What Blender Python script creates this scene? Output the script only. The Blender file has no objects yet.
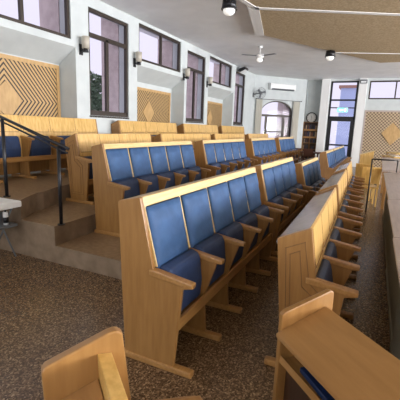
import bpy, bmesh, math, random
from mathutils import Vector, Matrix
random.seed(7)
S = bpy.context.scene
COL = S.collection
R = math.radians

# ------------------------------------------------------------------ materials
def new_mat(name):
    m = bpy.data.materials.new(name); m.use_nodes = True
    nt = m.node_tree; b = nt.nodes['Principled BSDF']
    return m, nt, b
def N(nt, t, **k):
    n = nt.nodes.new(t)
    for a, v in k.items(): setattr(n, a, v)
    return n
def plain(name, c, rough=.6, metal=0., emit=None, es=1., spec=.5):
    m, nt, b = new_mat(name)
    b.inputs['Base Color'].default_value = (*c, 1); b.inputs['Roughness'].default_value = rough
    b.inputs['Metallic'].default_value = metal; b.inputs['Specular IOR Level'].default_value = spec
    if emit:
        b.inputs['Emission Color'].default_value = (*emit, 1); b.inputs['Emission Strength'].default_value = es
    return m
def noisy(name, c1, c2, scale=(1, 1, 1), nscale=5., rough=.6, detail=4, bump=0., spec=.5, lo=.35, hi=.65, coat=0.):
    m, nt, b = new_mat(name)
    tc = N(nt, 'ShaderNodeTexCoord'); mp = N(nt, 'ShaderNodeMapping'); mp.inputs['Scale'].default_value = scale
    nz = N(nt, 'ShaderNodeTexNoise'); nz.inputs['Scale'].default_value = nscale; nz.inputs['Detail'].default_value = detail
    cr = N(nt, 'ShaderNodeValToRGB'); cr.color_ramp.elements[0].color = (*c1, 1); cr.color_ramp.elements[1].color = (*c2, 1)
    cr.color_ramp.elements[0].position = lo; cr.color_ramp.elements[1].position = hi
    L = nt.links.new
    L(tc.outputs['Object'], mp.inputs[0]); L(mp.outputs[0], nz.inputs[0]); L(nz.outputs['Fac'], cr.inputs[0]); L(cr.outputs[0], b.inputs['Base Color'])
    b.inputs['Roughness'].default_value = rough; b.inputs['Specular IOR Level'].default_value = spec
    b.inputs['Coat Weight'].default_value = coat; b.inputs['Coat Roughness'].default_value = .12
    if bump:
        bp = N(nt, 'ShaderNodeBump'); bp.inputs['Strength'].default_value = bump; bp.inputs['Distance'].default_value = .02
        L(nz.outputs['Fac'], bp.inputs['Height']); L(bp.outputs[0], b.inputs['Normal'])
    return m
M = {}
M['wood'] = noisy('honey_wood', (.285, .137, .037), (.345, .175, .051), (6, 6, .7), 5, .38, coat=.15)
M['wood_h'] = noisy('honey_wood_horizontal', (.33, .163, .047), (.41, .213, .067), (.6, 8, 8), 5, .36, coat=.15)
M['rail'] = noisy('pale_oak_rail', (.62, .43, .17), (.74, .54, .25), (.8, 9, 9), 5, .35, coat=.2)
M['panelwood'] = noisy('golden_lit_panel_wood', (.56, .33, .085), (.70, .44, .14), (6, 6, .8), 5, .35, coat=.2)  # gold raised above the pew wood; side light on the aisle backs painted in
M['groove'] = plain('wood_groove', (.20, .10, .035), .7)
M['darkwood'] = noisy('dark_wood', (.05, .022, .011), (.08, .035, .017), (5, 5, 1), 5, .5)
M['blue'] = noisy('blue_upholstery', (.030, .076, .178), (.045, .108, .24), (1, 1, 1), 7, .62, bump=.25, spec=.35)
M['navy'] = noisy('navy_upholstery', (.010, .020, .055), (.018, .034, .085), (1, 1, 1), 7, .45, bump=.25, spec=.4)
M['shadedblue'] = noisy('deep_shaded_blue_upholstery', (.016, .033, .088), (.027, .054, .135), (1, 1, 1), 7, .5, bump=.25, spec=.4)  # seat fabric: pad blue darkened, shade on the seat fronts put into the colour
M['screenwood'] = noisy('tan_screen_wood', (.44, .27, .105), (.54, .34, .14), (3, 3, 1), 5, .5)
M['laminate'] = noisy('grey_laminate', (.34, .29, .27), (.40, .34, .31), (1, 1, 1), 9, .22, spec=.7)
M['tabletop'] = noisy('greyish_wood_top', (.38, .31, .27), (.47, .39, .34), (.6, 6, 6), 6, .28, spec=.5)
M['deskwood'] = noisy('tan_desk_wood', (.32, .165, .055), (.38, .20, .07), (1.2, 9, 9), 3, .32, coat=.1)
M['wall'] = noisy('white_plaster', (.54, .575, .57), (.59, .625, .615), (1, 1, 1), 3, .85, spec=.2)
M['ceil'] = noisy('white_ceiling_plaster', (.80, .81, .81), (.86, .87, .87), (1, 1, 1), 2.2, .9, bump=.15, spec=.1)
M['beige'] = noisy('beige_acoustic_plaster', (.40, .31, .19), (.54, .43, .28), (1, 1, 1), 24, .95, detail=6, bump=.6, spec=.1)
M['trimwhite'] = plain('white_trim_paint', (.82, .82, .80), .6)
M['bronze'] = plain('dark_bronze_frame', (.045, .033, .025), .45, .3)
M['black'] = plain('black_metal', (.012, .012, .014), .35, .2)
M['whiteplastic'] = plain('white_plastic', (.80, .81, .80), .4)
M['greyplastic'] = plain('grey_plastic', (.13, .14, .15), .5)
M['steel'] = plain('brushed_steel', (.5, .5, .5), .35, .9)
M['cream'] = noisy('cream_curtain_cloth', (.70, .68, .61), (.80, .78, .71), (14, 14, .3), 3, .9)
M['lampglass'] = plain('white_lamp_glass', (.9, .9, .86), .3, emit=(1, .97, .9), es=.35)
M['shade'] = plain('frosted_glass_shade', (.50, .46, .38), .4)
M['bulb'] = plain('lit_exit_panel', (.2, .8, .75), .4, emit=(.12, .75, .72), es=1.3)
M['bulbwhite'] = plain('lit_exit_symbol', (.9, 1, 1), .4, emit=(.8, 1, 1), es=1.6)
M['paper'] = plain('white_paper', (.75, .74, .70), .8)
M['brownbook'] = plain('brown_book_cloth', (.13, .05, .03), .7)
M['bluebook'] = plain('blue_book_cloth', (.012, .026, .08), .3)
M['darkbook'] = plain('dark_book_cloth', (.03, .025, .03), .6)
M['tanbook'] = plain('tan_book_cloth', (.42, .30, .17), .7)
M['goldcloth'] = noisy('golden_cloth', (.45, .28, .06), (.70, .48, .15), (3, 3, 3), 5, .6)
M['stone'] = noisy('pinkish_stone', (.46, .38, .36), (.57, .48, .46), (1, 1, 1), 5, .9, bump=.3)
M['stone2'] = noisy('lavender_stone', (.42, .50, .72), (.46, .54, .76), (1, 1, 1), 1, .9, bump=.2)
M['leaf'] = plain('green_leaf', (.10, .16, .09), .6)
M['bark'] = plain('brown_bark', (.12, .08, .05), .8)
M['roof'] = plain('red_brown_roof', (.36, .20, .15), .8)
M['slatgrey'] = plain('grey_green_slat', (.25, .24, .19), .6)

def glass_mat():
    m = bpy.data.materials.new('window_glass'); m.use_nodes = True; nt = m.node_tree; nt.nodes.clear()
    o = N(nt, 'ShaderNodeOutputMaterial'); t = N(nt, 'ShaderNodeBsdfTransparent'); g = N(nt, 'ShaderNodeBsdfGlossy'); x = N(nt, 'ShaderNodeMixShader')
    t.inputs[0].default_value = (.94, .93, .97, 1); g.inputs['Roughness'].default_value = .03; x.inputs[0].default_value = .01
    nt.links.new(t.outputs[0], x.inputs[1]); nt.links.new(g.outputs[0], x.inputs[2]); nt.links.new(x.outputs[0], o.inputs[0])
    return m
M['glass'] = glass_mat()

def floor_mat():
    m, nt, b = new_mat('speckled_terrazzo'); L = nt.links.new
    tc = N(nt, 'ShaderNodeTexCoord')
    v = N(nt, 'ShaderNodeTexVoronoi'); v.inputs['Scale'].default_value = 95
    bw = N(nt, 'ShaderNodeSeparateColor'); cr = N(nt, 'ShaderNodeValToRGB')
    e = cr.color_ramp.elements; e[0].position = 0; e[0].color = (.058, .032, .015, 1); e[1].position = 1; e[1].color = (.38, .26, .15, 1)
    for p, c in ((.35, (.095, .055, .027)), (.62, (.15, .09, .046)), (.86, (.24, .15, .08))):
        q = e.new(p); q.color = (*c, 1)
    L(tc.outputs['Object'], v.inputs['Vector']); L(v.outputs['Color'], bw.inputs[0]); L(bw.outputs[0], cr.inputs[0])
    br = N(nt, 'ShaderNodeTexBrick'); br.offset = 0; br.inputs['Scale'].default_value = 1
    br.inputs['Brick Width'].default_value = .42; br.inputs['Row Height'].default_value = .42; br.inputs['Mortar Size'].default_value = .004
    br.inputs['Color1'].default_value = (1, 1, 1, 1); br.inputs['Color2'].default_value = (.93, .93, .95, 1); br.inputs['Mortar'].default_value = (.68, .66, .62, 1)
    L(tc.outputs['Object'], br.inputs['Vector'])
    mx = N(nt, 'ShaderNodeMix', data_type='RGBA', blend_type='MULTIPLY'); mx.inputs[0].default_value = 1
    L(cr.outputs[0], mx.inputs[6]); L(br.outputs[0], mx.inputs[7]); L(mx.outputs[2], b.inputs['Base Color'])
    b.inputs['Roughness'].default_value = .26; b.inputs['Specular IOR Level'].default_value = .5
    return m
M['floor'] = floor_mat()
M['step'] = noisy('worn_brown_step', (.20, .125, .065), (.30, .20, .115), (1, 1, 1), 18, .32, detail=8)
M['riser'] = noisy('mottled_stone_riser', (.17, .115, .068), (.26, .185, .12), (1, 1, 1), 5, .8, detail=8, bump=.1)

def diamond_slats(name, px, pz, aspect, light, dark, frac):
    """concentric diamond slats, repeating about the panel's own centre"""
    m, nt, b = new_mat(name); L = nt.links.new
    tc = N(nt, 'ShaderNodeTexCoord'); sp = N(nt, 'ShaderNodeSeparateXYZ'); L(tc.outputs['Object'], sp.inputs[0])
    def ma(op, a, bb=None):
        n = N(nt, 'ShaderNodeMath', operation=op)
        for i, v in enumerate((a, bb)):
            if v is None: continue
            if isinstance(v, (int, float)): n.inputs[i].default_value = v
            else: L(v, n.inputs[i])
        return n.outputs[0]
    ax = ma('MULTIPLY', ma('ABSOLUTE', sp.outputs[0]), 1 / px); az = ma('MULTIPLY', ma('ABSOLUTE', sp.outputs[2]), 1 / pz)
    f = ma('FRACT', ma('ADD', ax, az)); s = ma('LESS_THAN', f, frac)
    mx = N(nt, 'ShaderNodeMix', data_type='RGBA'); L(s, mx.inputs[0]); mx.inputs[6].default_value = (*light, 1); mx.inputs[7].default_value = (*dark, 1)
    L(mx.outputs[2], b.inputs['Base Color']); b.inputs['Roughness'].default_value = .5
    bp = N(nt, 'ShaderNodeBump', invert=True); bp.inputs['Distance'].default_value = .02; L(s, bp.inputs['Height']); L(bp.outputs[0], b.inputs['Normal'])
    return m
M['slats'] = diamond_slats('diamond_slat_panel', .092, .105, 1, (.50, .315, .125), (.035, .022, .014), .40)
def lattice(name, p, light, dark):
    m, nt, b = new_mat(name); L = nt.links.new
    tc = N(nt, 'ShaderNodeTexCoord'); mp = N(nt, 'ShaderNodeMapping'); mp.inputs['Rotation'].default_value = (0, 0, 0)
    ck = N(nt, 'ShaderNodeTexChecker'); ck.inputs['Scale'].default_value = 1 / p
    ck.inputs['Color1'].default_value = (*light, 1); ck.inputs['Color2'].default_value = (*dark, 1)
    L(tc.outputs['Object'], mp.inputs[0]); L(mp.outputs[0], ck.inputs[0]); L(ck.outputs['Color'], b.inputs['Base Color']); b.inputs['Roughness'].default_value = .6
    return m
M['lattice'] = lattice('fine_lattice', .078, (.50, .38, .24), (.17, .115, .07))

# ------------------------------------------------------------------ mesh builder
class MB:
    def __init__(s): s.bm = bmesh.new(); s.mats = []
    def mi(s, m):
        if m not in s.mats: s.mats.append(m)
        return s.mats.index(m)
    def _fin(s, fs, m, smooth=False):
        i = s.mi(m)
        for f in fs: f.material_index = i; f.smooth = smooth
    def box(s, x0, x1, y0, y1, z0, z1, m, bev=0., seg=2):
        r = bmesh.ops.create_cube(s.bm, size=1, matrix=Matrix.Translation(((x0+x1)/2, (y0+y1)/2, (z0+z1)/2)) @ Matrix.Diagonal((x1-x0, y1-y0, z1-z0, 1)))
        fs = {f for v in r['verts'] for f in v.link_faces}
        if bev: s._bev(fs, bev, seg, m)
        else: s._fin(fs, m)
        return s
    def _bev(s, fs, bev, seg, m):
        s._fin(fs, m)
        es = list({e for f in fs for e in f.edges}); vs = list({v for f in fs for v in f.verts})
        r = bmesh.ops.bevel(s.bm, geom=es + vs, offset=bev, segments=seg, profile=.6, affect='EDGES', clamp_overlap=True)
        s._fin(r['faces'], m)
    def prism(s, prof, a0, a1, m, axis='x', bev=0., seg=2):
        def P(u, v, a):
            return {'x': (a, u, v), 'y': (u, a, v), 'z': (u, v, a)}[axis]
        A = [s.bm.verts.new(P(u, v, a0)) for u, v in prof]; B = [s.bm.verts.new(P(u, v, a1)) for u, v in prof]
        n = len(prof); fs = [s.bm.faces.new(A), s.bm.faces.new(B[::-1])]
        for i in range(n): fs.append(s.bm.faces.new((A[i], B[i], B[(i+1) % n], A[(i+1) % n])))
        bmesh.ops.recalc_face_normals(s.bm, faces=fs)
        if bev: s._bev(fs, bev, seg, m)
        else: s._fin(fs, m)
        return s
    def tube(s, pts, r, m, seg=10):
        for a, b in zip(pts, pts[1:]):
            a, b = Vector(a), Vector(b); d = b - a
            q = d.to_track_quat('Z', 'Y').to_matrix().to_4x4()
            c = bmesh.ops.create_cone(s.bm, cap_ends=True, segments=seg, radius1=r, radius2=r, depth=d.length, matrix=Matrix.Translation((a+b)/2) @ q)
            fs = {f for v in c['verts'] for f in v.link_faces}; s._fin(fs, m, True)
            for f in fs:
                if len(f.verts) > 4: f.smooth = False
        return s
    def cone(s, c, r1, r2, h, m, seg=24, mat=None):
        T = Matrix.Translation(c) @ (mat or Matrix.Identity(4))
        q = bmesh.ops.create_cone(s.bm, cap_ends=True, segments=seg, radius1=r1, radius2=r2, depth=h, matrix=T)
        fs = {f for v in q['verts'] for f in v.link_faces}; s._fin(fs, m, True)
        for f in fs:
            if len(f.verts) > 4: f.smooth = False
        return s
    def ball(s, c, r, m, sc=(1, 1, 1), seg=20):
        q = bmesh.ops.create_uvsphere(s.bm, u_segments=seg, v_segments=seg//2, radius=r, matrix=Matrix.Translation(c) @ Matrix.Diagonal((*sc, 1)))
        s._fin({f for v in q['verts'] for f in v.link_faces}, m, True); return s
    def mesh(s, name):
        me = bpy.data.meshes.new(name); s.bm.to_mesh(me); s.bm.free()
        for m in s.mats: me.materials.append(M[m])
        return me
    def build(s, name, parent=None, **k): return put(name, s.mesh(name), parent, **k)

def put(name, me, parent=None, loc=(0, 0, 0), rz=0., rot=None):
    o = bpy.data.objects.new(name, me); COL.objects.link(o); o.parent = parent; o.location = loc
    o.rotation_euler = rot or (0, 0, rz)
    return o
def tag(o, label=None, cat=None, group=None, kind=None):
    if label: o['label'] = label
    if cat: o['category'] = cat
    if group: o['group'] = group
    if kind: o['kind'] = kind
    return o
def thing(name, label, cat, loc=(0, 0, 0), rz=0., group=None):
    return tag(put(name, None, None, loc, rz), label, cat, group)
def struct(o): o['kind'] = 'structure'; return o

# ------------------------------------------------------------------ camera
P = [367.4884453081043, 0.19573883457505942, 0.0367401724803379, 0.4405521935493088, 1.7227157071505002]
f, pitch, roll, yaw, H = P
cy, sy = math.cos(yaw), math.sin(yaw)
fw = Vector((cy*math.cos(pitch), sy*math.cos(pitch), -math.sin(pitch)))
r0 = Vector((sy, -cy, 0)); u0 = r0.cross(fw)
rr = r0*math.cos(roll) + u0*math.sin(roll); uu = -r0*math.sin(roll) + u0*math.cos(roll)
cd = bpy.data.cameras.new('camera'); cam = bpy.data.objects.new('camera', cd); COL.objects.link(cam)
cd.sensor_width = 36; cd.lens = f*36/400; cd.clip_start = .02
mt = Matrix((rr, uu, -fw)).transposed().to_4x4(); mt.translation = (0, 0, H)
cam.matrix_world = mt; S.camera = cam

# ------------------------------------------------------------------ room shell
CZ = 4.38
WY = 5.9
def wall_grid(mb, x0, x1, z0, z1, opens, y0, y1, m):
    xs = sorted({x0, x1, *[o[0] for o in opens], *[o[1] for o in opens]}); zs = sorted({z0, z1, *[o[2] for o in opens], *[o[3] for o in opens]})
    for a, b in zip(xs, xs[1:]):
        run = None
        for c, d in zip(zs, zs[1:]):
            cx, cz = (a+b)/2, (c+d)/2
            op = any(o[0] < cx < o[1] and o[2] < cz < o[3] for o in opens)
            if op:
                if run: mb.box(a, b, y0, y1, run[0], run[1], m); run = None
            else: run = (run[0], d) if run else (c, d)
        if run: mb.box(a, b, y0, y1, run[0], run[1], m)

struct(MB().box(-4.5, 21.5, -11.5, 6.6, -.1, 0, 'floor').build('floor'))
struct(MB().box(-4.5, 21.5, -11.5, 6.6, CZ, CZ+.15, 'ceil').build('ceiling'))

TALL = [(6.57, 8.00), (11.16, 12.58), (15.68, 16.98)]
UPPER = [(3.75, 6.06), (8.44, 10.72), (12.92, 15.22)]
REC = [(3.5, 6.17), (8.37, 11.0), (12.86, 15.5)]
ops = [(a, b, 1.90, 4.16) for a, b in TALL] + [(a, b, 3.39, 4.30) for a, b in UPPER]
mb = MB(); wall_grid(mb, -4.5, 18.5, 0, CZ, ops + [(a, b, .72, 3.26) for a, b in REC], WY, WY+.30, 'wall')
for a, b in REC:
    mb.box(a-.1, b+.1, WY+.48, WY+.6, .72, 3.3, 'wall')
    mb.box(a-.12, a, WY+.30, WY+.5, .72, 3.26, 'wall'); mb.box(b, b+.12, WY+.30, WY+.5, .72, 3.26, 'wall')
    mb.prism([(WY, 3.26), (WY+.48, 2.93), (WY+.48, 3.4), (WY+.30, 3.4), (WY+.30, 3.26)], a, b, 'wall')
struct(mb.build('wall_left'))

def window(idx, u0_, u1_, z0, z1, place, mull=(), trans=(), fr=.065, dep=.07, sill=True):
    """frame in local XZ plane, room side at -y"""
    root, off = place
    o = bpy.data.objects.new('window_%d' % idx, None); COL.objects.link(o); o.location = root; o.rotation_euler = (0, 0, off); struct(o)
    m = MB()
    m.box(u0_, u1_, 0, dep, z0, z0+fr*(1.7 if sill else 1), 'bronze'); m.box(u0_, u1_, 0, dep, z1-fr, z1, 'bronze')
    m.box(u0_, u0_+fr, 0, dep, z0+fr, z1-fr, 'bronze'); m.box(u1_-fr, u1_, 0, dep, z0+fr, z1-fr, 'bronze')
    for (x, a, b, w) in mull: m.box(x-w/2, x+w/2, .005, dep-.005, a, b, 'bronze')
    for (z, w) in trans: m.box(u0_+fr, u1_-fr, .005, dep-.005, z-w/2, z+w/2, 'bronze')
    m.build('window_frame', o)
    MB().box(u0_+.02, u1_-.02, dep*.5-.004, dep*.5+.004, z0+.02, z1-.02, 'glass').build('glass_pane', o)
    if sill: MB().box(u0_-.03, u1_+.03, -.03, dep, z0-.05, z0, 'bronze', .005).build('window_sill', o)
    return o
wi = 1
for k, (a, b) in enumerate(TALL):
    t = 3.62
    window(wi, a, b, 1.90, 4.16, ((0, WY+.03, 0), 0), mull=[((a+b)/2-.06, 1.93, t, .09)], trans=[(t, .09)]); wi += 1
for a, b in UPPER:
    window(wi, a, b, 3.39, 4.30, ((0, WY+.03, 0), 0), mull=[((a+b)/2+.03, 3.4, 4.3, .07)], sill=False); wi += 1

# splayed wall with the arched window
AR = (18.5, 5.9, 0); AA = R(-45)
root = bpy.data.objects.new('wall_corner', None); COL.objects.link(root); root.location = AR; root.rotation_euler = (0, 0, AA); struct(root)
def arch_pts(x0, x1, zs, top, n=16):
    c = (x0+x1)/2; r = (x1-x0)/2
    return [(c + r*math.cos(t), zs + (top-zs)*math.sin(t)) for t in [math.pi*i/n for i in range(n+1)]]   # from right to left
mb = MB(); A0, A1, ZS, ZT, ZB = .42, 2.32, 2.60, 3.20, 1.15
ap = arch_pts(A0, A1, ZS, ZT)
mb.box(-.1, A0, 0, .3, 0, CZ, 'wall'); mb.box(A1, 3.05, 0, .3, 0, CZ, 'wall'); mb.box(A0, A1, 0, .3, 0, ZB, 'wall')
for (xa, za), (xb, zb) in zip(ap, ap[1:]):
    mb.prism([(xa, za), (xb, zb), (xb, CZ), (xa, CZ)], 0, .3, 'wall', axis='y')
struct(mb.build('wall_corner_face', root))
wn = bpy.data.objects.new('window_%d' % wi, None); COL.objects.link(wn); wn.location = AR; wn.rotation_euler = (0, 0, AA); struct(wn); wi += 1
mb = MB(); ai = arch_pts(A0+.06, A1-.06, ZS, ZT-.06)
for (p, q, p2, q2) in zip(ap, ap[1:], ai, ai[1:]):
    mb.prism([p, q, q2, p2], .06, .13, 'bronze', axis='y')
mb.box(A0, A0+.06, .06, .13, ZB, ZS, 'bronze'); mb.box(A1-.06, A1, .06, .13, ZB, ZS, 'bronze')
mb.box(A0, A1, .06, .13, 2.39, 2.50, 'bronze')
mb.box(.75, .86, .06, .13, ZB, 2.42, 'bronze'); mb.box(1.78, 1.90, .06, .13, ZB, 2.42, 'bronze')
mb.box(.86, 1.78, .06, .13, 1.58, 1.66, 'bronze'); mb.box(A0, A1, .06, .13, ZB, ZB+.06, 'bronze')
mb.build('window_frame', wn)
mb = MB(); mb.prism([(A0, ZB), (A1, ZB)] + ap, .09, .10, 'glass', axis='y'); mb.build('glass_pane', wn)

# back wall
BX = 20.62
def back(mb, y0, y1, z0, z1, m='wall', x0=BX, x1=BX+.3): mb.box(x0, x1, y0, y1, z0, z1, m)
mb = MB()
back(mb, 1.0, 1.20, 0, CZ); back(mb, 1.20, 2.52, 4.27, CZ)
back(mb, 2.52, 2.97, 0, CZ)
back(mb, 2.97, 3.80, 0, CZ, x0=BX+.42, x1=BX+.7)
back(mb, 2.90, 2.97, 0, CZ, x0=BX, x1=BX+.5); back(mb, 3.76, 4.1, 0, CZ, x0=BX+.05, x1=BX+.6)
back(mb, -.62-3.4, 1.0, 0, 3.38); back(mb, .70, 1.0, 3.38, CZ); back(mb, -.62-3.4, .70, 4.26, CZ); back(mb, -4.02, -3.0, 3.38, 4.26)
back(mb, -11.5, -4.02, 0, CZ)
struct(mb.build('wall_back'))
struct(MB().box(BX-.16, BX, 2.55, 2.95, 0, CZ, 'trimwhite', .01).build('trim_1'))
struct(MB().box(BX-.12, BX, .80, 1.17, 0, CZ, 'trimwhite', .01).build('trim_2'))
# upper strip windows in the back wall (built along local x, turned to face -X)
wb = window(wi, -.70, 3.0, 3.38, 4.26, ((BX+.03, 0, 0), R(-90)), mull=[(.48, 3.4, 4.2, .06), (1.75, 3.4, 4.2, .06)], sill=False); wi += 1
# glazed door
d = bpy.data.objects.new('door_1', None); COL.objects.link(d); d.location = (BX+.02, 0, 0); d.rotation_euler = (0, 0, R(-90)); struct(d)
mb = MB(); X0, X1 = -2.52, -1.20
mb.box(X0, X0+.09, 0, .12, 0, 4.27, 'black'); mb.box(X1-.09, X1, 0, .12, 0, 4.27, 'black')
for a, b in ((4.20, 4.27), (3.30, 3.38), (2.93, 2.98), (2.38, 2.52), (0, .06)): mb.box(X0, X1, 0, .12, a, b, 'black')
mb.build('door_frame', d)
mb = MB(); mb.box(X0+.09, X0+.20, .02, .09, .06, 2.38, 'black'); mb.box(X1-.20, X1-.09, .02, .09, .06, 2.38, 'black')
mb.box(X0+.2, X1-.2, .02, .09, 2.28, 2.38, 'black'); mb.box(X0+.2, X1-.2, .02, .09, .06, .26, 'black'); mb.box(X0+.2, X1-.2, .02, .09, 1.02, 1.10, 'black')
mb.build('door_leaf', d)
MB().box(X0+.05, X1-.05, .05, .06, .06, 4.22, 'glass').build('glass_pane', d)
MB().tube([(X0+.25, -.05, 1.0), (X0+.25, -.05, 1.3)], .015, 'steel').build('door_handle', d)

# right wall and front wall, out of the frame, with large window openings; the front ones added for light
mb = MB(); RW = [(-2.5+i*4.2, .6+i*4.2, .9, 3.9) for i in range(5)]
wall_grid(mb, -4.5, 21, 0, CZ, RW, -11.8, -11.5, 'wall'); struct(mb.build('wall_right'))
for a, b, c, e in RW:
    window(wi, a, b, c, e, ((0, -11.62, 0), 0), mull=[((a+b)/2, c, e, .07)], sill=False); wi += 1
mb = MB(); FWN_ADDED = [(-9.5, -6.0, .9, 3.9), (-4.0, -.5, .9, 3.9), (1.2, 4.6, .9, 3.9)]
for a, b in ((-11.8, -9.5), (-6.0, -4.0), (-.5, 1.2), (4.6, 6.6)): mb.box(-4.8, -4.5, a, b, 0, CZ, 'wall')
for a, b, c, e in FWN_ADDED: mb.box(-4.8, -4.5, a, b, 0, c, 'wall'); mb.box(-4.8, -4.5, a, b, e, CZ, 'wall')
struct(mb.build('wall_front'))
for a, b, c, e in FWN_ADDED:
    window(wi, a, b, c, e, ((-4.6, 0, 0), R(90)), mull=[((a+b)/2, c, e, .07)], sill=False); wi += 1

# beige lowered ceiling field with white strips
poly = [(10.55, 3.30), (8.20, 2.75), (5.0, 3.30), (0, 3.3), (-2.5, 0), (-2.5, -5), (3, -8), (11, -8), (15.85, -4.5), (15.85, .28)]
mb = MB(); mb.prism(poly, CZ-.07, CZ-.001, 'beige', axis='z')
def strip(a, b, w, z0=CZ-.082, z1=CZ-.066):
    a, b = Vector(a), Vector(b); n = (b-a).normalized(); n = Vector((-n.y, n.x))*w/2
    mb.prism([tuple(a+n), tuple(b+n), tuple(b-n), tuple(a-n)], z0, z1, 'trimwhite', axis='z')
strip((10.62, 3.34), (8.2, 2.77), .24); strip((8.25, 2.76), (5.0, 3.32), .12)
strip((8.3, 2.76), (13.2, -7.0), .13); strip((13.55, 1.62), (15.7, -4.3), .06)
struct(mb.build('trim_3'))

# stepped seating platform along the left wall
mb = MB()
def tier(poly, z0, z1):
    i0 = len(mb.bm.faces)
    mb.prism(poly, z0, z1, 'riser', axis='z')
    mb.bm.faces.ensure_lookup_table()
    for fc in mb.bm.faces:
        if fc.normal.z > .9 and abs(fc.calc_center_median().z - z1) < 1e-4: fc.material_index = mb.mi('step')
tier([(3.16, 2.40), (17.3, 2.40), (17.3, WY), (3.16, WY)], 0, .22)
tier([(3.16, 3.44), (3.9, 3.47), (17.3, 3.50), (17.3, WY), (3.16, WY)], .22, .47)
tier([(3.16, 4.02), (3.62, 4.26), (3.75, 4.27), (4.15, 4.42), (4.6, 4.50), (17.3, 4.50), (17.3, WY), (3.16, WY)], .47, .73)
struct(mb.build('floor_platform')); 

# ------------------------------------------------------------------ pews
def foot_mesh():
    return MB().box(-.028, .028, -.01, .58, 0, .05, 'wood_h', .012).mesh('foot')
def armrest_mesh():
    return MB().prism([(0, .668), (0, .700), (.30, .742), (.34, .742), (.34, .70), (.06, .665)], -.030, .030, 'wood_h', bev=.008).mesh('armrest')
def divider_mesh():
    return MB().prism([(.05, .667), (.31, .70), (.36, .05), (.13, .05), (.155, .36)], -.016, .016, 'wood', bev=.004).mesh('divider')
def slim_seat_mesh(mat, w=.44):
    return MB().prism([(.30, .38), (.295, .715), (.265, .735), (.225, .72), (.205, .67), (.175, .52), (.185, .38), (.24, .355)], -w/2, w/2, mat, bev=.02, seg=3).mesh('seat')
def seat_mesh(mat, w=.45):
    return MB().prism([(.305, .38), (.305, .745), (.265, .765), (.205, .745), (.183, .70), (.160, .52), (.172, .38), (.24, .355)], -w/2, w/2, mat, bev=.022, seg=3).mesh('seat')
def pad_mesh(w=.475, z0=.73, z1=1.165):
    bm = bmesh.new(); n = 10; T = .045
    dy = (.430-.320)/(1.24-.75)
    g = {}
    for side in (0, 1):
        for i in range(n+1):
            for j in range(n+1):
                u, v = i/n*2-1, j/n*2-1
                x = u*w/2; z = z0+(z1-z0)*(v+1)/2
                e = (max(0, 1-abs(u)**7)*max(0, 1-abs(v)**7))**.5
                yb = .325 + dy*(z-.75)
                sag = .006*math.sin(j*1.9)*e
                y = yb - (T*(.55+.45*e) + sag if side == 0 else 0)
                g[side, i, j] = bm.verts.new((x*(1-.015*(1-e)), y, z))
    for side in (0, 1):
        for i in range(n):
            for j in range(n):
                q = [g[side, i, j], g[side, i+1, j], g[side, i+1, j+1], g[side, i, j+1]]
                bm.faces.new(q if side == 0 else q[::-1])
    for i in range(n):
        for (a, b, c, d_) in (((i, 0), (i+1, 0)) + (0, 1),):
            pass
    def rim(k0, k1): bm.faces.new((g[0, *k0], g[1, *k0], g[1, *k1], g[0, *k1]))
    for i in range(n):
        rim((i, 0), (i+1, 0)); rim((i+1, n), (i, n)); rim((0, i+1), (0, i)); rim((n, i), (n, i+1))
    bmesh.ops.recalc_face_normals(bm, faces=bm.faces)
    for fc in bm.faces: fc.smooth = True
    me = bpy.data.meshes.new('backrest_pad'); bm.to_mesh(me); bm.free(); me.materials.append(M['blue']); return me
ME = dict(foot=foot_mesh(), arm=armrest_mesh(), div=divider_mesh(), seatb=seat_mesh('shadedblue'), seatn=slim_seat_mesh('shadedblue'), pad=pad_mesh())
U_PROF = [(.555, .04), (.61, 1.185), (.595, 1.20), (.44, 1.238), (.425, 1.235), (.315, .745), (.02, .700), (.0, .69), (0, .665), (.085, .645), (.14, .04)]
D_PROF = [(.465, .04), (.555, .985), (.345, 1.085), (.33, 1.08), (.275, .745), (.02, .700), (.0, .69), (0, .665), (.085, .645), (.14, .04)]
def end_mesh(prof, mould):
    mb = MB(); mb.prism(prof, -.018, .018, 'wood', bev=.005)
    me = mb.mesh('end_panel'); return me
def mould_mesh():
    mb = MB()
    def loop(pts, x):
        for (a, b) in zip(pts, pts[1:] + pts[:1]):
            a, b = Vector(a), Vector(b); d_ = (b-a).normalized(); nn = Vector((-d_.y, d_.x))*.0022
            a2, b2 = a-d_*.004, b+d_*.004
            mb.prism([tuple(a2+nn), tuple(b2+nn), tuple(b2-nn), tuple(a2-nn)], x-.0035, x+.0035, 'groove')
    loop([(.435, .14), (.49, .925), (.365, .985), (.315, .70), (.20, .60), (.20, .14)], -.019)
    loop([(.408, .17), (.458, .885), (.395, .918), (.36, .665), (.24, .57), (.24, .17)], -.019)
    return mb.mesh('moulding')
ME['uend'] = end_mesh(U_PROF, False); ME['dend'] = end_mesh(D_PROF, True); ME['mould'] = mould_mesh()
SW = .52
pew_cache = {}
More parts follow.
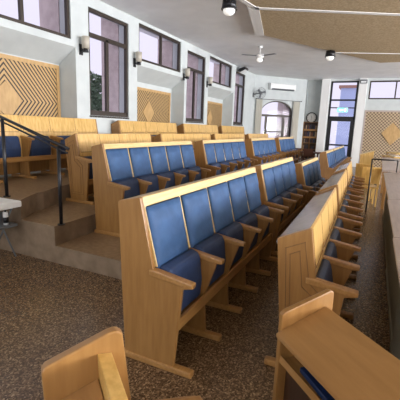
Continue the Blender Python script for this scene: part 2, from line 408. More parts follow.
def pew(kind, n, loc, rz, label, group, sw=SW, zoff=0, sink=0, arms=True):
    """origin: armrest-tip line at floor; x along the row, seats face -y"""
    root = thing('pew', label, 'pew', loc, rz, group)
    L = n*sw
    key = (kind, n, sw)
    if key not in pew_cache:
        c = {}
        if kind == 'U':
            c['top_rail'] = MB().prism([(.605, 1.14), (.61, 1.185), (.595, 1.20), (.44, 1.238), (.425, 1.235), (.410, 1.17), (.44, 1.165)], .018, L-.018, 'rail', bev=.004).mesh('top_rail')
            mb = MB(); mb.prism([(.445, 1.17), (.33, .70), (.29, .36), (.31, .36), (.355, .70), (.465, 1.17)], .018, L-.018, 'wood')
            c['back_board'] = mb.mesh('back_board')
            c['stile'] = MB().prism([(.411, 1.172), (.435, 1.172), (.335, .75), (.30, .75)], -.010, .010, 'rail', bev=.003).mesh('stile')
            mb = MB(); mb.box(.018, L-.018, .535, .553, .06, 1.14, 'wood'); c['rear_panel'] = mb.mesh('rear_panel')
            mb = MB(); mb.box(.018, L-.018, .36, .535, .78, .80, 'wood_h'); c['book_shelf'] = mb.mesh('book_shelf')
        else:
            mb = MB(); mb.prism([(.335, 1.055), (.35, 1.06), (.555, .962), (.568, .955), (.563, .938), (.555, .935), (.335, 1.035)], .018, L-.018, 'laminate')
            c['desk_top'] = mb.mesh('desk_top')
            mb = MB(); mb.prism([(.328, 1.078), (.345, 1.083), (.352, 1.06), (.315, .84), (.29, .36), (.27, .36), (.285, .80)], .018, L-.018, 'panelwood')
            # vertical joints and inset lines of the seat-side boards
            for i in range(n):
                for (xa, xb) in ((i*sw+.05, i*sw+sw-.05),):
                    for x in (xa, xb): mb.prism([(.3285, 1.05), (.331, 1.05), (.286, .80), (.2835, .80)], x-.004, x+.004, 'groove')
                    for (z, y) in ((1.05, .3275), (.80, .2835)): mb.box(xa, xb, y-.003, y+.004, z-.004, z+.004, 'groove')
                mb.prism([(.3265, 1.078), (.331, 1.078), (.286, .80), (.2825, .80)], max(.02, i*sw-.003), i*sw+.003+(.02 if i == 0 else 0), 'groove')
            c['back_panel'] = mb.mesh('back_panel')
            mb = MB(); mb.box(.018, L-.018, .34, .52, .76, .78, 'wood_h'); c['book_shelf'] = mb.mesh('book_shelf')
            mb = MB(); mb.box(.018, L-.018, .440, .457, .06, .76, 'wood'); c['rear_panel'] = mb.mesh('rear_panel')
        c['seat_rail'] = MB().box(.018, L-.018, .128, .152, .30, .385, 'wood_h', .004).mesh('seat_rail')
        pew_cache[key] = c
    c = pew_cache[key]
    for nm, me in c.items():
        if nm == 'stile':
            for i in range(n+1): put('stile', me, root, (min(max(i*sw, .028), L-.028), 0, 0))
        else: put(nm, me, root)
    for i, x in enumerate((0, L)):
        e = put('end_panel', ME['uend' if kind == 'U' else 'dend'], root, (x, 0, 0))
        if kind == 'D': put('moulding', ME['mould'], e, rot=(0, 0, 0)) if i == 0 else None
    for i in range(n+1):
        put('foot', ME['foot'], root, (i*sw, 0, 0)); put('armrest', ME['arm'], root, (i*sw, 0, 0))
        if 0 < i < n: put('divider', ME['div'], root, (i*sw, 0, 0))
    for i in range(n):
        x = (i+.5)*sw
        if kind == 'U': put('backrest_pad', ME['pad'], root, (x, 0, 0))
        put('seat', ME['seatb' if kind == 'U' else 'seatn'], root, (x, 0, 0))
    return root
# row on the open floor (blue upholstered)
G1 = 'blue upholstered pews on the open floor'
pew('U', 5, (2.06, .99, 0), 0, 'nearest blue upholstered pew on the open floor, wooden end panel facing the camera', G1)
pew('U', 4, (4.93, .99, 0), 0, 'blue four-seat pew directly behind the nearest blue pew', G1)
pew('U', 4, (7.30, .86, -.13), 0, 'low blue pew beyond the second pew of the floor row', G1)
pew('U', 4, (12.3, 1.02, -.13), 0, 'blue pew with plain end panel standing before the glazed door', G1)
pew('U', 4, (14.5, 1.02, -.13), 0, 'middle of the three far blue pews before the glazed door', G1)
pew('U', 4, (16.7, 1.02, -.13), 0, 'farthest blue pew, nearest to the glazed door', G1)
# aisle row with wooden backs and grey book desk
G0 = 'wooden-backed pews along the right aisle'
a0 = .0257
for k, (x, n, lb) in enumerate(((2.49, 4, 'wooden pew at the right aisle with a moulded end panel and glossy grey desk top'),
                                (4.86, 4, 'second wooden-backed aisle pew, behind the one with the moulded end panel'),
                                (7.22, 4, 'third wooden-backed aisle pew, farthest along the right aisle'))):
    pew('D', n, (x, .0+a0*(x-2.5), 0), a0, lb, G0)
# first tier
G2 = 'blue upholstered pews on the lowest tier'
for x, lb in ((3.88, 'blue five-seat pew on the lowest tier, nearest the steps'), (6.98, 'second blue pew along the lowest tier'),
              (10.25, 'third blue pew along the lowest tier'), (13.45, 'last blue pew on the lowest tier, by the arched window')):
    pew('U', 5, (x, 2.855, .22), 0, lb, G2, sw=.52 if x < 13 else .52)
G3 = 'wooden-backed pews on the middle tier'
for x, n, lb in ((4.37, 4, 'wooden-backed pew on the middle tier beside the black handrail'), (6.85, 5, 'second wooden-backed pew on the middle tier'),
                 (9.75, 5, 'third wooden-backed pew on the middle tier'), (12.8, 5, 'farthest wooden-backed pew on the middle tier')):
    pew('D', n, (x, 3.885, .47), 0, lb, G3)
G4 = 'wooden-backed pews along the window wall'
for x, n, sw, lb in ((2.46+.76, 5, .65, 'wooden pew with navy seats under the large slatted diamond panel'), (7.28, 5, .56, 'wooden-backed pew below the second slatted diamond panel'),
                 (10.55, 5, .56, 'wooden-backed pew under the second tall window'), (13.75, 5, .54, 'last wooden-backed pew along the window wall, beneath the farthest tall window')):
    pew('D', n, (x, 5.33, .73), 0, lb, G4, sw=sw)

# foreground turned pew (left) and turned book desk (right)
def turned_pew():
    root = thing('pew', 'end of a wooden pew with an open book shelf in the lower left corner', 'pew', (0, 0, 0), 0)
    th = R(50)
    root.rotation_euler = (0, 0, th)
    # lip (y .555) at (.72,.86); local -y = (sin th,-cos th)
    ex = Vector((math.cos(th), math.sin(th))); ey = Vector((-math.sin(th), math.cos(th)))
    o = Vector((.72, .86)) - ey*.555
    root.location = (o.x, o.y, 0)
    MB().prism([(.525, .04), (.56, .965), (.55, .98), (.355, 1.055), (.328, 1.058), (.308, 1.045), (.275, .745), (.02, .700), (0, .665), (.085, .645), (.14, .04)], -.018, .018, 'wood', bev=.007, seg=3).build('end_panel', root)
    MB().prism([(.535, .845), (.39, .90), (.39, .88), (.53, .825)], -1.6, -.018, 'deskwood', bev=.004).build('desk_top', root)
    MB().prism([(.345, .985), (.392, .99), (.36, .36), (.33, .36)], -1.6, -.018, 'panelwood', bev=.004).build('back_panel', root)
    MB().box(-1.6, -.018, .34, .53, .62, .64, 'wood_h').build('book_shelf', root)
    MB().box(-1.6, -.018, .505, .52, .06, .62, 'wood').build('rear_panel', root)
    MB().box(-.028, .028, -.01, .58, 0, .05, 'wood_h', .012).build('foot', root)
    for i in range(3):
        put('seat', ME['seatn'], root, (-.28-i*.52, 0, 0)); put('armrest', ME['arm'], root, (-.02-i*.52, 0, 0))
    MB().box(-1.6, -1.57, .05, .55, 0, .95, 'wood').build('end_panel', root)
    MB().box(-1.6, -.018, .155, .18, .315, .385, 'wood_h', .004).build('seat_rail', root)
turned_pew()
def book_desk():
    root = thing('book_desk', 'wooden book desk with sloping top and blue books on its shelf, lower right corner', 'desk')
    th = R(44.2); ex = Vector((math.cos(th), math.sin(th))); ey = Vector((-math.sin(th), math.cos(th)))
    o = Vector((1.54, .125)); root.location = (o.x, o.y, 0); root.rotation_euler = (0, 0, th)
    # local y: 0 at high edge .. .227 at low edge
    MB().prism([(-.04, .0), (-.04, 1.045), (-.036, 1.062), (-.02, 1.066), (.19, .998), (.205, .985), (.205, 0)], -.006, .020, 'wood', bev=.005).build('end_panel', root)
    MB().prism([(-.004, .984), (-.004, 1.0), (.228, .911), (.228, .893)], -1.7, -.006, 'deskwood', bev=.004).build('desk_top', root)
    MB().box(-1.7, -.006, -.0, .016, .05, .98, 'wood').build('back_panel', root)
    MB().prism([(.016, .79), (.016, .80), (.185, .785), (.198, .805), (.203, .775), (.19, .77)], -1.7, -.006, 'wood_h').build('book_shelf', root)
    MB().box(-1.7, -.006, .15, .165, .05, .77, 'darkwood').build('lower_panel', root)
    MB().prism([(.0, .0), (.0, 1.02), (.205, .93), (.205, 0)], -1.73, -1.70, 'wood', bev=.004).build('end_panel', root)
    for i, (x, w, mt_, lb) in enumerate(((-.22, .20, 'bluebook', 'blue book lying on the desk shelf nearest the raised end'), (-.45, .22, 'bluebook', 'second blue book lying along the desk shelf'), (-.70, .20, 'darkbook', 'dark book on the desk shelf behind the blue ones'))):
        b = thing('book', lb, 'book', (0, 0, 0), 0, 'books on the book desk shelf')
        p = o + ex*(x) + ey*.12; b.location = (p.x, p.y, .8005); b.rotation_euler = (0, 0, th + R(-3+2*i))
        MB().box(-w/2, w/2, -.065, .065, 0, .022, mt_, .004).build('cover', b)
        MB().box(-w/2+.004, w/2-.004, -.067, .058, .004, .018, 'paper').build('page_block', b)
book_desk()

# ------------------------------------------------------------------ handrail and things on the platform edge
h = thing('handrail', 'black metal handrail sloping along the platform steps', 'handrail', (3.26, 3.43, .47))
MB().tube([(0, -.16, .945), (0, 1.45, 1.43), (0, 1.80, 1.43)], .02, 'black').build('top_rail', h)
MB().tube([(0, -.14, .895), (0, 1.45, 1.375), (0, 1.80, 1.38)], .012, 'black').build('lower_rail', h)
MB().tube([(0, 0, 0), (0, 0, .97)], .022, 'black').cone((0, 0, .006), .045, .045, .012, 'black').build('post', h)
MB().tube([(-.05, .90, .26), (-.03, .92, 1.27)], .022, 'black').cone((-.05, .90, .268), .045, .045, .012, 'black').build('post', h)
MB().tube([(0, 1.75, .26), (0, 1.75, 1.42)], .022, 'black').build('post', h)
s = thing('folding_stool', 'small white-topped folding stool standing at the platform edge by the handrail', 'stool', (2.93, 4.22, 0))
MB().box(-.16, .16, -.32, .36, .67, .75, 'whiteplastic', .02).build('seat', s)
for sx in (-1, 1):
    for y0, y1 in ((-.20, .20), (.20, -.20)):
        MB().tube([(sx*.11, y0, .66), (sx*.12, y1, .01)], .011, 'greyplastic').build('leg', s)
MB().box(-.13, .13, -.26, .34, .42, .455, 'greyplastic', .01).build('lower_shelf', s)
t = thing('sanitizer_bottle', 'small white bottle with a black label on the grey shelf below the white stool top', 'bottle', (2.95, 4.03, .455))
MB().cone((0, 0, .08), .03, .03, .16, 'whiteplastic').build('body', t); MB().cone((0, 0, .06), .032, .032, .07, 'black').build('label_band', t); MB().cone((0, 0, .17), .012, .012, .03, 'black').build('cap', t)
t = thing('storage_box', 'small grey box lying on the stool shelf beside the platform', 'box', (2.95, 4.40, .455))
MB().box(-.11, .11, -.16, .14, 0, .09, 'greyplastic', .012).build('body', t); MB().box(-.115, .115, -.165, .145, .09, .105, 'greyplastic', .004).build('lid', t)

# ------------------------------------------------------------------ slatted panels on the left wall
def slat_panel(x0, x1, z0, z1, y, label, cd_=(.22, .30)):
    cx = (x0+x1)/2; cz = 2.10
    t = thing('wooden_wall_screen', label, 'wall panel', (cx, y, cz), 0, 'slatted diamond panels in the wall recesses')
    w = (x1-x0)/2; fw_ = .075
    MB().box(-w+fw_, w-fw_, -.03, .0, z0-cz+fw_, z1-cz-fw_, 'slats').build('slat_field', t)
    mb = MB(); mb.box(-w, w, -.045, 0, z1-cz-fw_, z1-cz, 'screenwood'); mb.box(-w, w, -.045, 0, z0-cz, z0-cz+fw_, 'screenwood')
    mb.box(-w, -w+fw_, -.045, 0, z0-cz+fw_, z1-cz-fw_, 'screenwood'); mb.box(w-fw_, w, -.045, 0, z0-cz+fw_, z1-cz-fw_, 'screenwood'); mb.build('frame', t)
    a, c = cd_
    MB().prism([(-a, 0), (0, c), (a, 0), (0, -c)], -.045, -.028, 'screenwood', axis='y').build('diamond', t)
slat_panel(3.50, 6.12, .75, 2.90, WY+.47, 'large slatted wood panel with a diamond, leftmost on the wall', (.36, .33))
slat_panel(8.26, 10.86, .75, 2.78, WY+.47, 'slatted wood panel with a narrow diamond between the first two tall windows', (.30, .33))
slat_panel(12.76, 15.36, .75, 2.76, WY+.47, 'slatted wood panel nearest the arched window', (.26, .33))
# lattice on the back wall
t = thing('lattice_panel', 'large fine lattice panel with a plain diamond on the back wall', 'wall panel', (BX, -.55, 1.75))
MB().box(-.05, -.005, -1.85, 1.25, -1.70, 1.02, 'lattice').build('lattice_field', t)
mb = MB(); mb.box(-.07, 0, 1.25, 1.33, -1.70, 1.10, 'tabletop'); mb.box(-.07, 0, -1.93, -1.85, -1.70, 1.10, 'tabletop'); mb.box(-.07, 0, -1.85, 1.25, 1.02, 1.10, 'tabletop'); mb.build('frame', t)
MB().prism([(-.50, 0), (0, .52), (.46, 0), (0, -.58)], -.09, -.045, 'screenwood', axis='x').build('diamond', t)

# ------------------------------------------------------------------ wall lights, flood, fans, lamps
def sconce(x, z, label):
    t = thing('wall_sconce', label, 'wall light', (x, WY, z), 0, 'wall sconces between the windows')
    MB().box(-.05, .05, -.02, 0, -.12, .10, 'black', .006).build('backplate', t)
    MB().box(-.03, .03, -.13, -.02, -.05, -.01, 'black', .005).cone((0, -.14, -.03), .06, .045, .08, 'black').build('bracket', t)
    MB().cone((0, -.14, .12), .075, .085, .24, 'shade', seg=16).build('lamp_shade', t)
sconce(6.32, 3.25, 'glass wall sconce left of the nearest tall window')
sconce(8.24, 3.30, 'glass wall sconce between the nearest tall window and the strip window beyond')
sconce(10.93, 3.30, 'glass wall sconce just left of the second tall window')
sconce(12.74, 3.28, 'glass wall sconce just right of the second tall window')
t = thing('floodlight', 'black floodlight projecting from the wall above the third tall window', 'floodlight', (15.9, WY, 4.22))
MB().tube([(0, 0, 0), (0, -.18, .02)], .025, 'black').build('arm', t)
MB().prism([(-.16, -.10), (-.42, .02), (-.38, .11), (-.12, .03)], -.22, .22, 'black', bev=.01).build('housing', t)
MB().prism([(-.17, -.11), (-.40, -.005), (-.40, -.015), (-.17, -.12)], -.18, .18, 'whiteplastic').build('lens', t)
# wall fan
t = thing('wall_fan', 'round caged wall fan beside the arched window curtain', 'fan', (18.25, WY, 3.42))
MB().box(-.06, .06, -.06, 0, -.12, .08, 'greyplastic', .01).tube([(0, -.04, 0), (0, -.30, .05)], .025, 'greyplastic').build('bracket', t)
rot = Matrix.Rotation(R(62), 4, 'X') @ Matrix.Rotation(R(-30), 4, 'Y')
cg = put('cage', None, t, (0, -.42, .06)); bpy.data.objects.remove(cg)
def ring_pts(c, r, rotm, n=20): return [tuple(Vector(c) + rotm @ Vector((r*math.cos(2*math.pi*i/n), r*math.sin(2*math.pi*i/n), 0))) for i in range(n+1)]
FR = (Vector((-.75, -.62, -.15))).to_track_quat('Z', 'Y').to_matrix()
c0 = Vector((0, -.40, .06)); mb = MB()
for rr_, off in ((.27, 0), (.24, .05), (.17, .07), (.09, .08)):
    mb.tube(ring_pts(c0 + FR @ Vector((0, 0, off)), rr_, FR), .006, 'greyplastic', 6)
for i in range(16):
    a = 2*math.pi*i/16
    mb.tube([tuple(c0 + FR @ Vector((.03*math.cos(a), .03*math.sin(a), .08))), tuple(c0 + FR @ Vector((.17*math.cos(a), .17*math.sin(a), .07))), tuple(c0 + FR @ Vector((.27*math.cos(a), .27*math.sin(a), 0)))], .004, 'greyplastic', 5)
mb.build('cage', t)
mb = MB(); mb.ball(tuple(c0 + FR @ Vector((0, 0, -.05))), .08, 'greyplastic')
mb.build('motor', t)
for k in range(3):
    a = 2*math.pi*k/3 + .4
    pts = [Vector((.04, -.03, 0)), Vector((.22, -.09, .02)), Vector((.24, .05, .0)), Vector((.05, .03, -.01))]
    mb = MB(); RZ = Matrix.Rotation(a, 3, 'Z')
    vs = [mb.bm.verts.new(c0 + FR @ (RZ @ p + Vector((0, 0, .02)))) for p in pts] + [mb.bm.verts.new(c0 + FR @ (RZ @ p + Vector((0, 0, .026)))) for p in pts]
    fs = [mb.bm.faces.new(vs[:4]), mb.bm.faces.new(vs[4:][::-1])] + [mb.bm.faces.new((vs[i], vs[4+i], vs[4+(i+1) % 4], vs[(i+1) % 4])) for i in range(4)]
    mb._fin(fs, 'greyplastic'); mb.build('blade', t)
# ceiling fan
t = thing('ceiling_fan', 'white ceiling fan hanging near the arched window', 'fan', (12.3, 3.82, CZ))
MB().cone((0, 0, -.03), .07, .06, .06, 'trimwhite').tube([(0, 0, -.05), (0, 0, -.26)], .014, 'trimwhite').build('rod', t)
MB().cone((0, 0, -.31), .12, .13, .12, 'trimwhite').build('motor', t); MB().ball((0, 0, -.43), .10, 'lampglass', (1, 1, .7)).build('light_globe', t)
for k in range(3):
    a = R(8+120*k); me = MB().box(.12, .62, -.06, .06, -.305, -.295, 'greyplastic', .003).mesh('blade')
    put('blade', me, t, (0, 0, 0), a)
for (x, y, zt, dz, lb) in ((7.55, 3.06, CZ, .10, 'nearer round black ceiling lamp with a white globe, on the plain white ceiling'), (13.1, 1.72, CZ-.07, .03, 'farther round black ceiling lamp with a white globe, at the edge of the beige field')):
    t = thing('ceiling_lamp', lb, 'ceiling light', (x, y, zt), 0, 'black ceiling lamps')
    MB().tube([(0, 0, 0), (0, 0, -dz-.02)], .02, 'black').build('stem', t)
    MB().cone((0, 0, -dz-.09), .155, .14, .17, 'black').cone((0, 0, -dz-.175), .165, .165, .02, 'black').build('housing', t)
    MB().ball((0, 0, -dz-.20), .125, 'lampglass', (1, 1, .75)).build('globe', t)

# ------------------------------------------------------------------ arched window wall things (local frame of that wall)
def ap_loc(u, dy, z):
    v = Matrix.Rotation(AA, 3, 'Z') @ Vector((u, dy, 0)); return (AR[0]+v.x, AR[1]+v.y, z)
def curtain(u0c, u1c, label):
    t = thing('curtain', label, 'curtain', ap_loc((u0c+u1c)/2, -.10, .45), AA, 'curtains beside the arched window')
    n = 36; w = u1c-u0c; mb = MB(); pa = []
    for i in range(n+1):
        x = -w/2 + w*i/n; pa.append((x, .035*math.sin(i*1.15)))
    prof = pa + [(x, y+.006) for x, y in pa[::-1]]
    mb.prism(prof, 0, 2.76, 'cream', axis='z'); mb.build('cloth', t)
curtain(.08, .42, 'cream curtain left of the arched window'); curtain(2.27, 2.64, 'cream curtain right of the arched window')
t = thing('curtain_rod', 'thin dark curtain rod above the arched window', 'curtain rod', ap_loc(1.4, -.10, 3.235), AA)
MB().tube([(-1.33, 0, 0), (1.33, 0, 0)], .012, 'bronze').build('rod', t)
for x in (-1.33, 1.33): MB().ball((x, 0, 0), .03, 'bronze').build('finial', t)
for x in (-1.2, 1.2): MB().tube([(x, 0, 0), (x, .10, 0)], .01, 'bronze').build('bracket', t)
t = thing('air_conditioner', 'white split air conditioner above the arched window', 'air conditioner', ap_loc(1.52, 0, 3.72), AA)
MB().prism([(0, 0), (-.17, 0), (-.22, .07), (-.22, .28), (-.19, .32), (0, .32)], -.74, .74, 'whiteplastic', bev=.008).build('housing', t)
MB().prism([(-.155, -.006), (-.17, -.006), (-.222, .062), (-.222, .072), (-.16, .004)], -.66, .66, 'greyplastic').build('louvre', t)

# bookcase alcove, clock
t = thing('bookcase', 'wooden bookcase filled with books below the wall clock', 'bookcase', (BX+.12, 3.37, 0))
D0, D1 = 0, .29
MB().box(D0, D1, -.39, -.36, 0, 2.22, 'wood').build('side_panel', t); MB().box(D0, D1, .36, .39, 0, 2.22, 'wood').build('side_panel', t)
MB().box(D1-.02, D1, -.36, .36, 0, 2.22, 'darkwood').build('back_panel', t)
MB().box(D0, D1-.02, -.01, .01, .05, 1.42, 'wood').build('divider', t)
SZ = [.05, .42, .76, 1.10, 1.44, 1.83, 2.20]
for z in SZ: MB().box(D0-.005 if z not in (1.44, 1.83) else D0-.005, D1-.02, -.36, .36, z-(.09 if z in (1.83, 1.44) else .02), z, 'wood_h').build('shelf', t)
bk = {c: MB().box(-.10, .10, -.5, .5, 0, 1, c).mesh('book') for c in ('brownbook', 'bluebook', 'darkbook', 'tanbook')}
shelfname = ['bottom', 'second', 'third', 'fourth', 'fifth', 'top']
for si, z in enumerate(SZ[:-1]):
    y = -.34; hmax = (SZ[si+1] - z) - .1
    while y < .31:
        w = random.uniform(.025, .05); hh = random.uniform(.65, .95)*hmax
        if not (-.02-w < y < .02) or z > 1.42:
            if random.random() < .93:
                c = random.choice(['brownbook', 'darkbook', 'darkbook', 'bluebook', 'tanbook', 'brownbook'])
                o = put('book', bk[c], None, (BX+.12+.13, 3.37+y+w/2, z)); o.scale = (1, w*.94, hh)
                tag(o, {'brownbook': 'brown', 'darkbook': 'black', 'bluebook': 'blue', 'tanbook': 'tan'}[c] + ' bound book upright on the ' + shelfname[si] + ' shelf of the wooden bookcase', 'book', 'books in the wooden bookcase, ' + shelfname[si] + ' shelf')
        y += w
t = thing('wall_clock', 'round black-rimmed wall clock above the bookcase', 'clock', (BX+.42, 3.40, 2.44))
RY = Matrix.Rotation(R(90), 4, 'Y')
MB().cone((-.03, 0, 0), .25, .25, .05, 'paper', 32, RY).build('face', t)
mb = MB()
for i in range(32):
    a, b = 2*math.pi*i/32, 2*math.pi*(i+1)/32
    mb.prism([(.235*math.cos(a), .235*math.sin(a)), (.235*math.cos(b), .235*math.sin(b)), (.285*math.cos(b), .285*math.sin(b)), (.285*math.cos(a), .285*math.sin(a))], -.085, -.003, 'black', axis='x')
mb.build('rim', t)
for i in range(12):
    a = 2*math.pi*i/12; MB().box(-.060, -.054, .20*math.sin(a)-.01, .20*math.sin(a)+.01, .20*math.cos(a)-.014, .20*math.cos(a)+.014, 'black').build('hour_mark', t)
MB().tube([(-.063, 0, 0), (-.063, .03, .11)], .009, 'black', 6).build('hour_hand', t); MB().tube([(-.066, 0, 0), (-.066, .02, -.17)], .006, 'black', 6).build('minute_hand', t)

# exit sign, emergency light
t = thing('exit_sign', 'glowing cyan exit sign hanging across the glazed door transom', 'sign', (BX-.03, 1.83, 2.72))
MB().box(-.05, .0, -.26, .26, 0, .24, 'whiteplastic', .01).build('housing', t)
MB().box(-.058, -.05, -.24, .24, .02, .22, 'bulb').build('panel', t)
mb = MB(); mb.box(-.062, -.058, -.05, .10, .10, .14, 'bulbwhite'); mb.prism([(.10, .06), (.18, .12), (.10, .18)], -.062, -.058, 'bulbwhite', axis='x'); mb.box(-.062, -.058, -.17, -.10, .05, .19, 'bulbwhite'); mb.build('symbol', t)
t = thing('emergency_light', 'small grey emergency light at the top of the white pier right of the door', 'light', (BX-.12, .98, 4.12))
MB().box(-.10, 0, -.17, .17, 0, .18, 'greyplastic', .015).build('housing', t); MB().box(-.108, -.10, -.12, .12, .03, .11, 'whiteplastic').build('lens', t)

# ------------------------------------------------------------------ right side: slatted bench-table units with greyish tops
GT = 'greyish table tops along the right aisle'
for k, (x0, x1, z, tilt, lb) in enumerate(((1.9, 3.18, .90, 0, 'nearest slatted table unit just cut by the right edge'), (3.2, 5.05, .90, 0, 'slatted grey-topped table unit at the right edge, nearest in view'), (5.08, 8.6, .90, 0, 'slatted grey-topped table unit in the middle of the right aisle'))):
    t = thing('slatted_table', lb, 'table', (x0, -.20, 0), R(.4), GT)
    L_ = x1-x0
    MB().prism([(0, .90), (0, .925), (-.10, .935), (-.95, .985), (-.95, .96)], 0, L_, 'tabletop', bev=.005).build('table_top', t)
    mb = MB(); n = int(L_/.055)
    for i in range(n): mb.box(.02+i*(L_-.04)/n, .02+(i+.6)*(L_-.04)/n, -.13, -.10, .05, .895, 'slatgrey')
    mb.box(0, L_, -.15, -.13, 0, .90, 'darkwood'); mb.box(0, L_, -.14, -.09, 0, .05, 'slatgrey'); mb.build('slatted_side', t)
    MB().box(0, .03, -.93, -.15, 0, .93, 'slatgrey').build('end_panel', t); MB().box(L_-.03, L_, -.93, -.15, 0, .93, 'slatgrey').build('end_panel', t)
t = thing('reading_table', 'raised greyish reading table top beyond the slatted tables', 'table', (9.3, -.16, 0))
MB().prism([(0, .92), (2.9, 1.03), (2.9, .99), (0, .88)], -.95, .0, 'tabletop', axis='y', bev=.005).build('table_top', t)
for x in (.12, 2.75):
    for y in (-.85, -.10): MB().box(x-.03, x+.03, y-.03, y+.03, 0, .90, 'wood', .005).build('leg', t)
# black rail frame
t = thing('railing', 'black metal railing frame at the end of the right aisle', 'railing', (8.95, .07, 0))
MB().tube([(0, 0, 0), (0, 0, 1.17)], .016, 'black').build('post', t)
MB().tube([(0, 0, 1.17), (0, -.50, 1.17)], .016, 'black').build('top_rail', t)
MB().tube([(0, -.50, 0), (0, -.50, 1.17)], .012, 'black').build('post', t)
# golden chairs beyond
def side_chair(x, y, rz, label):
    t = thing('wooden_chair', label, 'chair', (x, y, 0), rz, 'golden wooden chairs at the aisle end')
    MB().box(-.21, .21, -.21, .21, .43, .47, 'panelwood', .01).build('seat', t)
    MB().prism([(.18, .55), (.24, .95), (.265, .95), (.205, .55)], -.21, .21, 'panelwood', bev=.005).build('backrest', t)
    for sx in (-.18, .18):
        for sy_ in (-.18, .18): MB().box(sx-.018, sx+.018, sy_-.018, sy_+.018, 0, .43 if sy_ < 0 else .56, 'panelwood').build('leg', t)
side_chair(9.75, .10, R(100), 'golden wooden chair directly behind the black railing post')
side_chair(10.6, .20, R(80), 'golden wooden chair farther along, next to the reading table')
# end cabinet at the aisle end
t = thing('pulpit', 'tall golden wooden reading stand at the far end of the aisle', 'lectern', (13.9, .30, 0))
MB().prism([(-.22, 0), (.20, 0), (.20, .98), (-.22, 1.12)], -.02, .02, 'panelwood', axis='x', bev=.004).build('front_panel', t)
MB().prism([(0, 0), (.5, 0), (.5, 1.05), (0, 1.05)], -.22, -.20, 'panelwood', axis='y').build('side_panel', t); MB().prism([(0, 0), (.5, 0), (.5, .95), (0, .95)], .18, .20, 'panelwood', axis='y').build('side_panel', t)
MB().prism([(-.25, 1.135), (.23, .98), (.23, 1.0), (-.25, 1.155)], -.03, .55, 'rail', axis='x').build('desk_top', t)
# golden covered tables by the lattice
for x, y, z, lb in ((13.6, -.75, 1.02, 'golden cloth-covered table before the lattice panel'), (16.2, -.9, 1.02, 'farther golden cloth-covered table at the lattice wall')):
    t = thing('covered_table', lb, 'table', (x, y, 0), R(20), 'cloth-covered tables before the lattice')
    MB().box(-.5, .5, -.45, .45, z-.03, z, 'goldcloth', .01).build('table_top', t)
    MB().box(-.5, .5, -.45, -.43, .4, z-.03, 'goldcloth').build('cloth_skirt', t)
    for sx in (-.44, .44):
        for sy_ in (-.40, .40): MB().box(sx-.025, sx+.025, sy_-.025, sy_+.025, 0, z-.03, 'wood').build('leg', t)
# open books / papers on desk
t = thing('open_book', 'open book with pale pages lying on the golden table', 'book', (13.5, -.55, 1.021), R(35))
MB().prism([(-.16, .004), (-.01, .025), (0, .01), (.01, .025), (.16, .004), (.16, 0), (-.16, 0)], -.11, .11, 'paper', axis='y').build('pages', t)
# dark wooden table with chairs by the bookcase
t = thing('study_table', 'reddish brown table standing in front of the bookcase', 'table', (18.0, 2.9, 0))
MB().box(-.5, .5, -.55, .45, .72, .76, 'brownbook', .01).build('table_top', t)
for sx in (-.43, .43):
    for sy_ in (-.48, .38): MB().box(sx-.03, sx+.03, sy_-.03, sy_+.03, 0, .72, 'brownbook').build('leg', t)
for x, y, lb in ((17.2, 2.75, 'reddish brown chair at the near side of the study table'), (17.25, 3.3, 'reddish brown chair at the left end of the study table')):
    t = thing('study_chair', lb, 'chair', (x, y, 0), R(90), 'reddish brown chairs by the bookcase')
    MB().box(-.21, .21, -.21, .21, .43, .47, 'brownbook', .01).build('seat', t); MB().box(-.21, .21, .19, .22, .6, .95, 'brownbook', .01).build('backrest', t)
    for sx in (-.18, .18):
        for sy_ in (-.18, .20): MB().box(sx-.018, sx+.018, sy_-.018, sy_+.018, 0, .43 if sy_ < 0 else .62, 'brownbook').build('leg', t)

# ------------------------------------------------------------------ outside the windows
def building(x0, x1, y0, y1, z1, mat, label, wins=()):
    t = thing('building', label, 'building', ((x0+x1)/2, y0, -3), 0)
    w = (x1-x0)/2
    MB().box(-w, w, 0, y1-y0, 0, z1+3, mat).build('wall', t)
    MB().box(-w-.2, w+.2, -.2, y1-y0+.2, z1+3, z1+3.25, 'roof').build('roof', t)
    for (a, b, c, e) in wins: MB().box(a-(x0+x1)/2, b-(x0+x1)/2, -.03, .02, c+3, e+3, 'whiteplastic').build('window', t)
    return t
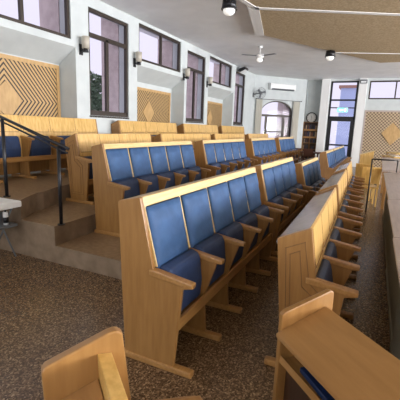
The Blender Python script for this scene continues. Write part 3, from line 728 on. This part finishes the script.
# deep stone piers outside each left window, seen through the glass
for k, (a, b) in enumerate(TALL + UPPER):
    nm = ['nearest tall', 'second tall', 'third tall', 'nearest strip', 'second strip', 'third strip'][k]
    hi = 4.3; lo = 1.6 if k < 3 else 3.2
    o = MB().box(b-.02, b+.14, WY+.31, WY+.85, lo, hi+.5, 'stone').build('stone_pier')
    o['kind'] = 'structure'; o.name = 'trim_%d' % (10+k)
building(17, 38, 22, 32, 3.1, 'stone', 'pinkish stone building seen through the left tall windows', [(19+i*3.0, 20.2+i*3.0, 1.2, 2.4) for i in range(6)])
def tree(x, y, z, r_, label):
    t = thing('tree', label, 'tree', (x, y, -3))
    MB().tube([(0, 0, 0), (.1, 0, z+3)], .12, 'bark').build('trunk', t)
    mb = MB(); rnd = random.Random(3)
    for i in range(1500):
        d_ = Vector((rnd.gauss(0, 1), rnd.gauss(0, 1), rnd.gauss(0, 1))).normalized()*r_*rnd.random()**.5
        c = Vector((0, 0, z+3)) + Vector((d_.x, d_.y, d_.z*1.2)); a = Vector((rnd.uniform(-1, 1), rnd.uniform(-1, 1), rnd.uniform(-1, 1)))*.10; b = Vector((rnd.uniform(-1, 1), rnd.uniform(-1, 1), rnd.uniform(-1, 1)))*.10
        vs = [mb.bm.verts.new(c+q) for q in (a, b, -a, -b)]; mb._fin([mb.bm.faces.new(vs)], 'leaf')
    mb.build('foliage', t)
o = MB().box(1.92, 2.40, .32, .9, 1.0, 3.6, 'stone').build('trim_20', None, loc=AR, rz=AA); o['kind'] = 'structure'
tree(9.7, 8.8, 2.4, .85, 'pale green tree outside the nearest tall window')
building(45, 75, 60, 75, 3.2, 'stone', 'low far building with red roof seen through the arched window')
building(40, 60, 2.0, 3.9, 6.0, 'stone2', 'pale bluish building far beyond the glazed door')

# ------------------------------------------------------------------ light
W = bpy.data.worlds.new('world'); S.world = W; W.use_nodes = True
bg = W.node_tree.nodes['Background']; bg.inputs[0].default_value = (.78, .76, .88, 1); bg.inputs[1].default_value = .92
def area(loc, rot, sx, sy_, e, c=(1, 1, 1)):
    l = bpy.data.lights.new('window_light', 'AREA'); l.shape = 'RECTANGLE'; l.size = sx; l.size_y = sy_; l.energy = e; l.color = c
    o = bpy.data.objects.new('window_light', l); COL.objects.link(o); o.location = loc; o.rotation_euler = rot
for a, b, c, e in RW:
    area(((a+b)/2, -11.7, (c+e)/2), (R(128), 0, 0), b-a, e-c, 780, (.98, .99, .985))
for a, b, c, e in FWN_ADDED:  # unseen area lamps at the added front windows, brightening from behind the camera
    area((-4.7, (a+b)/2, (c+e)/2), (0, R(-120), 0), e-c, b-a, 90, (.98, .99, .985))
S.view_settings.view_transform = 'Standard'; S.view_settings.look = 'None'; S.view_settings.gamma = 1; S.view_settings.use_curve_mapping = False
S.view_settings.exposure = 0.52
